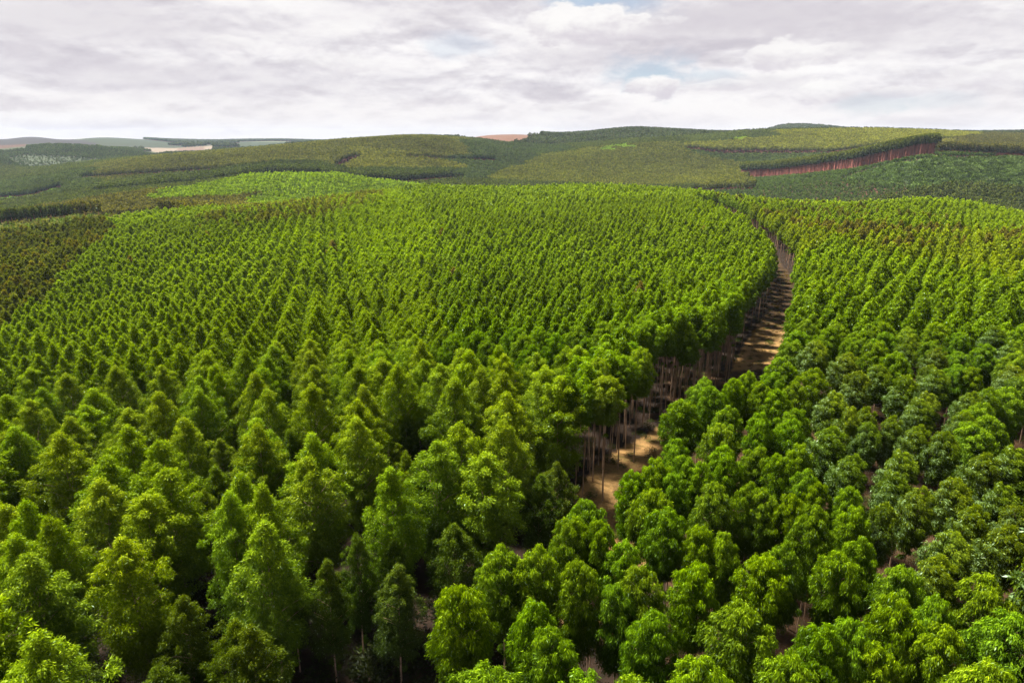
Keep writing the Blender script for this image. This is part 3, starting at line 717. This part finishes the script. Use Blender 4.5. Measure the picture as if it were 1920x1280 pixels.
# ordered stand map: polygon in the photo (tips of the crowns), distance range, colour, height, share kept, bare trunks
ST = [
 # openings in front of stands with visible trunks
 ([(140,370),(300,346),(400,331),(503,315),(600,318),(640,326),(760,328),(870,320),(870,328),(760,337),(640,334),(600,325),(503,322),(400,338),(300,355),(140,380)], 1170, 2000, None, 0, 0),
 ([(150,322),(300,313),(409,307),(503,298),(510,303),(409,314),(300,321),(150,330)], 1300, 2100, None, 0, 0),
 ([(622,304),(640,290),(668,282),(680,288),(650,300),(632,310)], 1300, 2100, None, 0, 0),
 ([(1288,268),(1350,274),(1560,275),(1640,266),(1780,252),(1790,256),(1640,275),(1560,283),(1350,283),(1288,275)], 1400, 2200, None, 0, 0),
 ([(760,284),(900,292),(900,296),(760,290)], 1300, 2200, None, 0, 0),
 # small vivid stands
 ([(1132,276),(1180,265),(1182,270),(1150,278)], 1500, 2600, (0.12, 0.19, 0.03), 16, 1),
 ([(1375,256),(1410,251),(1414,254),(1380,259)], 1500, 2600, (0.12, 0.18, 0.03), 16, 1),
 # scrubby valleys
 ([(-400,430),(0,424),(90,414),(200,404),(300,396),(310,402),(290,412),(200,424),(120,432),(-400,450)], 550, 780, 'tan', 5, 0.7),
 ([(-400,372),(0,372),(60,367),(110,352),(130,355),(110,366),(60,380),(0,386),(-400,386)], 1000, 1500, 'pale', 6, 0.9),
 ([(1555,330),(1600,315),(1755,292),(2300,290),(2300,420),(1930,366),(1750,352),(1640,345)], 650, 1130, 'scrub', 4.5, 0.9),
 ([(1040,335),(1120,330),(1125,338),(1040,342)], 900, 1500, 'pale', 6, 0.9),
 ([(1180,335),(1280,327),(1282,333),(1180,341)], 900, 1500, 'pale', 6, 0.9),
 ([(885,300),(930,302),(930,312),(885,308)], 1200, 2100, 'pale', 6, 0.9),
 # left hill and valleys
 ([(285,370),(300,353),(400,335),(500,319),(570,318),(700,330),(790,342),(790,372),(560,385),(462,392),(462,368),(472,357),(430,366),(378,366)], 850, 1260, (0.104, 0.158, 0.004), 19, 1),
 ([(-400,460),(-400,420),(0,402),(60,388),(131,377),(200,362),(300,350),(378,364),(470,356),(470,400),(300,412),(100,425)], 590, 1260, (0.072, 0.070, 0.014), 20, 1),
 ([(-400,420),(-400,380),(0,380),(70,368),(130,356),(190,345),(200,362),(131,378),(60,390),(0,404)], 800, 1400, (0.044, 0.058, 0.014), 17, 1),
 ([(130,380),(140,358),(300,332),(400,318),(503,300),(600,302),(640,315),(870,313),(870,330),(640,332),(600,324),(400,336),(300,352)], 1170, 1600, (0.034, 0.047, 0.013), 22, 1),
 ([(640,330),(600,305),(640,298),(665,284),(640,270),(760,280),(870,305),(870,326)], 1250, 2100, (0.088, 0.092, 0.018), 18, 1),
 ([(-400,400),(-400,340),(0,336),(172,310),(172,330),(200,334),(130,355),(0,372)], 1200, 2000, (0.039, 0.056, 0.018), 18, 1),
 ([(172,340),(172,305),(300,285),(534,265),(780,245),(880,252),(880,285),(640,300),(503,300),(300,320)], 1200, 2150, (0.068, 0.072, 0.018), 18, 1),
 # centre
 ([(760,320),(700,285),(800,290),(880,285),(880,250),(1000,256),(1050,262),(1080,270),(1000,292),(960,310),(930,330),(870,330)], 1250, 2950, (0.036, 0.052, 0.022), 18, 1),
 ([(930,330),(960,305),(1010,290),(1100,272),(1280,262),(1290,268),(1300,285),(1400,300),(1400,340),(1200,345),(1000,335)], 1200, 2200, (0.078, 0.086, 0.018), 18, 1),
 ([(1300,285),(1288,276),(1350,283),(1560,284),(1570,296),(1400,306)], 1350, 2100, (0.048, 0.070, 0.025), 17, 1),
 ([(1270,262),(1300,252),(1420,241),(1460,242),(1480,250),(1400,256),(1300,264)], 1800, 2600, (0.050, 0.066, 0.022), 18, 1),
 ([(1280,272),(1300,258),(1400,250),(1420,240),(1600,236),(1800,242),(1850,247),(1790,256),(1640,268),(1560,277),(1350,276)], 1500, 2600, (0.110, 0.118, 0.022), 18, 1),
 ([(1560,296),(1560,280),(1640,270),(1790,254),(1800,262),(1700,275)], 1200, 2100, (0.085, 0.085, 0.025), 18, 1),
 ([(1755,292),(1755,262),(1850,246),(2300,246),(2300,300),(1920,294)], 1100, 2400, (0.052, 0.052, 0.016), 20, 1),
 ([(1850,250),(1850,240),(2300,236),(2300,250)], 2300, 3300, (0.045, 0.06, 0.025), 20, 1),
 ([(0,330),(-400,340),(-400,280),(0,298),(84,324)], 1800, 2500, (0.045, 0.056, 0.02), 18, 1),
]
SCR_T = {'tan': (0.17, 0.15, 0.06), 'pale': (0.11, 0.17, 0.05), 'scrub': (0.052, 0.080, 0.024)}
FX, FY, FT, FH, FW, FV = [], [], [], [], [], []
BX, BY, BT, BS = [], [], [], []
WALLX = [1380, 1395, 1500, 1600, 1700, 1755]; WALLY = [1560, 1540, 1370, 1225, 1150, 1118]
def plant_far(y0, y1, sp, seed):
    X, Y = lattice(sp, sp*0.9, math.radians(15), (-0.88*y1-60, 0.88*y1+60), (y0, y1), sp*0.16, seed)
    k = abs(X/Y) < 0.86; X, Y = X[k], Y[k]; gz = ground_z(X, Y)
    ppx, ppy, c = project(X, Y, gz+19)
    YC = np.interp(ppx, [-300, 0, 200, 300, 480, 600, 700, 820, 1300, 1400, 1550, 1740, 1820, 1900, 2300], [552, 552, 552, 598, 676, 727, 750, 773, 727, 662, 598, 607, 598, 552, 515])
    k = (Y > YC+4) & visible(X, Y, gz+20, 14) & (ppx > -150) & (ppx < 2070)
    X, Y, gz, px, py = X[k], Y[k], gz[k], ppx[k], ppy[k]
    tint = np.tile(np.array([0.046, 0.060, 0.015]), (X.size, 1)); H = np.full(X.size, 18.0); keep = np.ones(X.size, bool); bush = np.zeros(X.size, bool); bare = np.zeros(X.size, bool)
    done = np.zeros(X.size, bool)
    wx_ = (vnoise(X, Y, 70, 61)-0.5)*44+(vnoise(X, Y, 22, 62)-0.5)*16; wy_ = (vnoise(X, Y, 60, 63)-0.5)*3
    # the tall stand behind the cleared slope
    wy = np.interp(px, WALLX, WALLY)
    wl = (px > 1390) & (px < 1758) & (Y > wy) & (Y < wy+90)
    tint[wl] = (0.050, 0.062, 0.014); H[wl] = 32+rng.uniform(-1.5, 1.5, wl.sum()); bare |= wl; done |= wl
    fr = (px > 1385) & (px < 1758) & (Y < wy) & (Y > wy-48) & (Y > 900); bush |= fr; tint[fr] = SCR_T['scrub']; H[fr] = 3.2; done |= fr
    sl = (px < 330) & (Y < np.interp(px, [-300, 0, 330], [650, 650, 690])) & ~done
    bush |= sl; H[sl] = 5.5; tint[sl] = np.where(rng.random((sl.sum(), 1)) < 0.5, np.array([0.12, 0.115, 0.04]), np.array([0.07, 0.10, 0.025])); done |= sl
    gx, gy, _ = project(X, Y, gz+4)
    for poly, a, b_, tn, h, sh in ST:
        if isinstance(tn, str): k = inside(poly, gx, gy) & (Y > a) & (Y < b_) & ~done
        else: k = inside(poly, px+(wx_ if tn is not None else 0), py+(wy_ if tn is not None else 0)) & (Y > a) & (Y < b_) & ~done
        if tn is None: keep[k] = False
        elif isinstance(tn, str):
            bush |= k; tint[k] = SCR_T[tn]; H[k] = h; keep &= ~(k & (rng.random(X.size) > sh))
        else: tint[k] = tn; H[k] = h
        done |= k
    # low young plantation on the slope below the tall stand
    yo = (px > 1300) & (Y > 930) & (Y < 1500) & ~done
    H[yo] = 8; tint[yo] = (0.043, 0.068, 0.018)
    n1 = vnoise(X, Y, 90, 41); n2 = vnoise(X, Y, 23, 42)
    tint = tint*np.array([1.0, 1.02, 1.0])*(0.95+0.4*n1+0.24*n2)[:, None]*rng.uniform(0.72, 1.3, (X.size, 1))
    return X, Y, gz, tint, H, keep, bush, bare
for y0, y1, sp, sd_ in ((500, 1000, 6.0, 81), (1000, 1500, 6.6, 82), (1500, 2150, 7.6, 83), (1100, 1640, 3.9, 84)):
    X2, Y2, z2, t2, H2, kp, bu, ba = plant_far(y0, y1, sp, sd_)
    if sd_ == 84: kp &= ba; sp = 5.0       # more stems in the tall stand
    k = kp & ~bu
    FX.append(np.stack([X2[k], Y2[k], z2[k]], 1)); FT.append(t2[k]); FH.append(H2[k]*rng.uniform(0.93, 1.07, k.sum())/20); FW.append(np.full(k.sum(), sp/5.9)); FV.append(np.where(ba[k], 5+rng.integers(0, 2, k.sum()), rng.integers(0, 5, k.sum())))
    k = kp & bu
    BX.append(np.stack([X2[k], Y2[k], z2[k]], 1)); BT.append(t2[k]*rng.uniform(0.7, 1.3, (k.sum(), 1))); BS.append(H2[k]*rng.uniform(0.5, 1.3, k.sum()))
P_ = np.concatenate(FX); n = len(P_); H_ = np.concatenate(FH); W_ = np.concatenate(FW)
wood('plantation_forest', FAR, P_[:, 0], P_[:, 1], P_[:, 2], np.concatenate(FV), rots(n), np.stack([W_*rng.uniform(.85, 1.15, n)*np.minimum(1.15, 0.45+0.55*H_), W_*rng.uniform(.85, 1.15, n)*np.minimum(1.15, 0.45+0.55*H_), H_], 1), np.concatenate(FT), 'olive green planted woods covering the hills behind the bright plantation', 'forest')

# remote woods and scrub, 2 to 7 km away
def remote(y0, y1, sp, seed):
    X, Y = lattice(sp, sp, math.radians(20), (-0.85*y1, 0.85*y1), (y0, y1), sp*0.3, seed)
    k = abs(X/Y) < 0.85; X, Y = X[k], Y[k]; gz = ground_z(X, Y); k = visible(X, Y, gz+16, 10); X, Y, gz = X[k], Y[k], gz[k]
    px, py, c = project(X, Y, gz+8); gx, gy, _ = project(X, Y, gz)
    tint = np.tile(np.array([0.042, 0.058, 0.026]), (X.size, 1)); S = np.ones(X.size); keep = np.ones(X.size, bool)
    scrub = inside([(20,330),(90,326),(200,314),(320,292),(320,262),(-400,262),(-400,310)], gx, gy) & (Y < 3500)
    op = inside([(10,300),(40,292),(120,295),(200,302),(180,312),(90,326),(40,312)], gx, gy) & (Y < 3500)
    tint[scrub] = (0.050, 0.072, 0.024); S[scrub] = 0.62; S[op] = 0.38; tint[op] = (0.050, 0.075, 0.022)
    keep &= ~(scrub & (rng.random(X.size) > 0.75)) & ~(op & (rng.random(X.size) > 0.55))
    for poly, a, b_, cc in FIELDS: keep &= ~((inside(poly, gx, gy) | inside(poly, gx, gy-7)) & (Y > a-300) & (Y < b_))
    fr = (Y > 3400) & (px < 900) & (vnoise(X, Y, 420, 77) < 0.52) & ~inside([(185,262),(185,248),(380,262),(380,270),(290,266)], px, py) & ~inside([(495,262),(505,256),(600,258),(600,266)], px, py)
    keep &= ~fr
    keep &= ~((px < 180) & (Y > 3400)) & ~((px > 895) & (px < 1015) & (Y > 2500))
    tint *= (0.75+0.5*vnoise(X, Y, 130, 78))[:, None]*rng.uniform(0.75, 1.25, (X.size, 1))
    return X[keep], Y[keep], gz[keep], tint[keep], S[keep]
RX = [remote(2150, 3400, 9.5, 91), remote(3400, 7000, 15, 92)]
X2, Y2, z2, t2, S2 = [np.concatenate([a[i] for a in RX]) for i in range(5)]
n = len(X2); f = np.where(Y2 > 3400, 1.5, 1.0)
wood('distant_forest', VFAR, X2, Y2, z2, rng.integers(0, 4, n), rots(n), np.stack([S2*f*rng.uniform(.8, 1.3, n)]*2+[S2*rng.uniform(.75, 1.2, n)], 1), t2, 'bluish dark woods and scrub on the remote hills below the sky', 'forest')
# bushes
P_ = np.concatenate(BX); n = len(P_); S_ = np.concatenate(BS)
Tb = np.concatenate(BT); pb = rng.random(n) < 0.14; Tb[pb] = Tb[pb]*1.6+0.02
wood('scrub', BUSH, P_[:, 0], P_[:, 1], P_[:, 2], rng.integers(0, 4, n), rots(n), np.stack([S_, S_, S_*0.9], 1), Tb, 'low scrub and pale flowering bushes in valleys and on the cleared slope', 'scrub')

# ------------------------------------------------------------------ the air: one even box of pale haze round everything
def build_haze():
    lo, hi = (-11000.0, -1000.0, -175.0), (11000.0, 10200.0, 110.0)
    v = np.array([(x, y, z) for z in (lo[2], hi[2]) for y in (lo[1], hi[1]) for x in (lo[0], hi[0])])
    f = np.array([[0,2,3,1],[4,5,7,6],[0,1,5,4],[2,6,7,3],[0,4,6,2],[1,3,7,5]])
    m = bpy.data.materials.new('haze'); m.use_nodes = True; t = m.node_tree; t.nodes.clear(); b = NB(t)
    vo = b.n('ShaderNodeVolumePrincipled'); vo.inputs['Color'].default_value = (0.54, 0.65, 0.84, 1); vo.inputs['Density'].default_value = 0.000028
    o = b.n('ShaderNodeOutputMaterial'); b.l(vo.outputs[0], o.inputs['Volume'])
    ob = link('haze', mesh_np('haze', v, [f], 4, [m])); tag(ob, 'thin bluish haze over the far hills', 'haze', kind='stuff')
build_haze()

# ------------------------------------------------------------------ undergrowth between the near trunks
UX, UY = lattice(2.3, 2.3, 0.4, (-230, 230), (18, 330), 0.7, 301)
uz = ground_z(UX, UY); ux, uy, _ = project(UX, UY, uz)
k = (ux > -120) & (ux < 2040) & (uy < 1500) & ((UY < 210) | (abs(UX/UY-0.38) < 0.12)); UX, UY, uz = UX[k], UY[k], uz[k]
qx, qy, _ = project(UX, UY, uz+20); n = len(UX)
gp = inside(GAP, qx, qy) & (UY > 75)
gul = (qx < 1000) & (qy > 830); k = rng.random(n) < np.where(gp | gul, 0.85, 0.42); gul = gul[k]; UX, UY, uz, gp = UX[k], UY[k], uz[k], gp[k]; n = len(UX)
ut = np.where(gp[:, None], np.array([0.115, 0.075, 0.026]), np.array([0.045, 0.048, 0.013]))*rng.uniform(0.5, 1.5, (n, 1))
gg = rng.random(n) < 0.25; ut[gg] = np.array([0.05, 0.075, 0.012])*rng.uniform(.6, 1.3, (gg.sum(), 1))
ut[gul] = np.array([0.014, 0.019, 0.004])*rng.uniform(0.6, 1.6, (gul.sum(), 1))  # gully growth tinted near black, painting in the shade down there
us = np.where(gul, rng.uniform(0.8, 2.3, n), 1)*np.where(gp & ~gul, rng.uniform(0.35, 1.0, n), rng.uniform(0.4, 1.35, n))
FERN = proto_collection('low_growth', [bush_mesh(480+k, 1.0, 0.9, 650, 0.20, 0.055) for k in range(4)])
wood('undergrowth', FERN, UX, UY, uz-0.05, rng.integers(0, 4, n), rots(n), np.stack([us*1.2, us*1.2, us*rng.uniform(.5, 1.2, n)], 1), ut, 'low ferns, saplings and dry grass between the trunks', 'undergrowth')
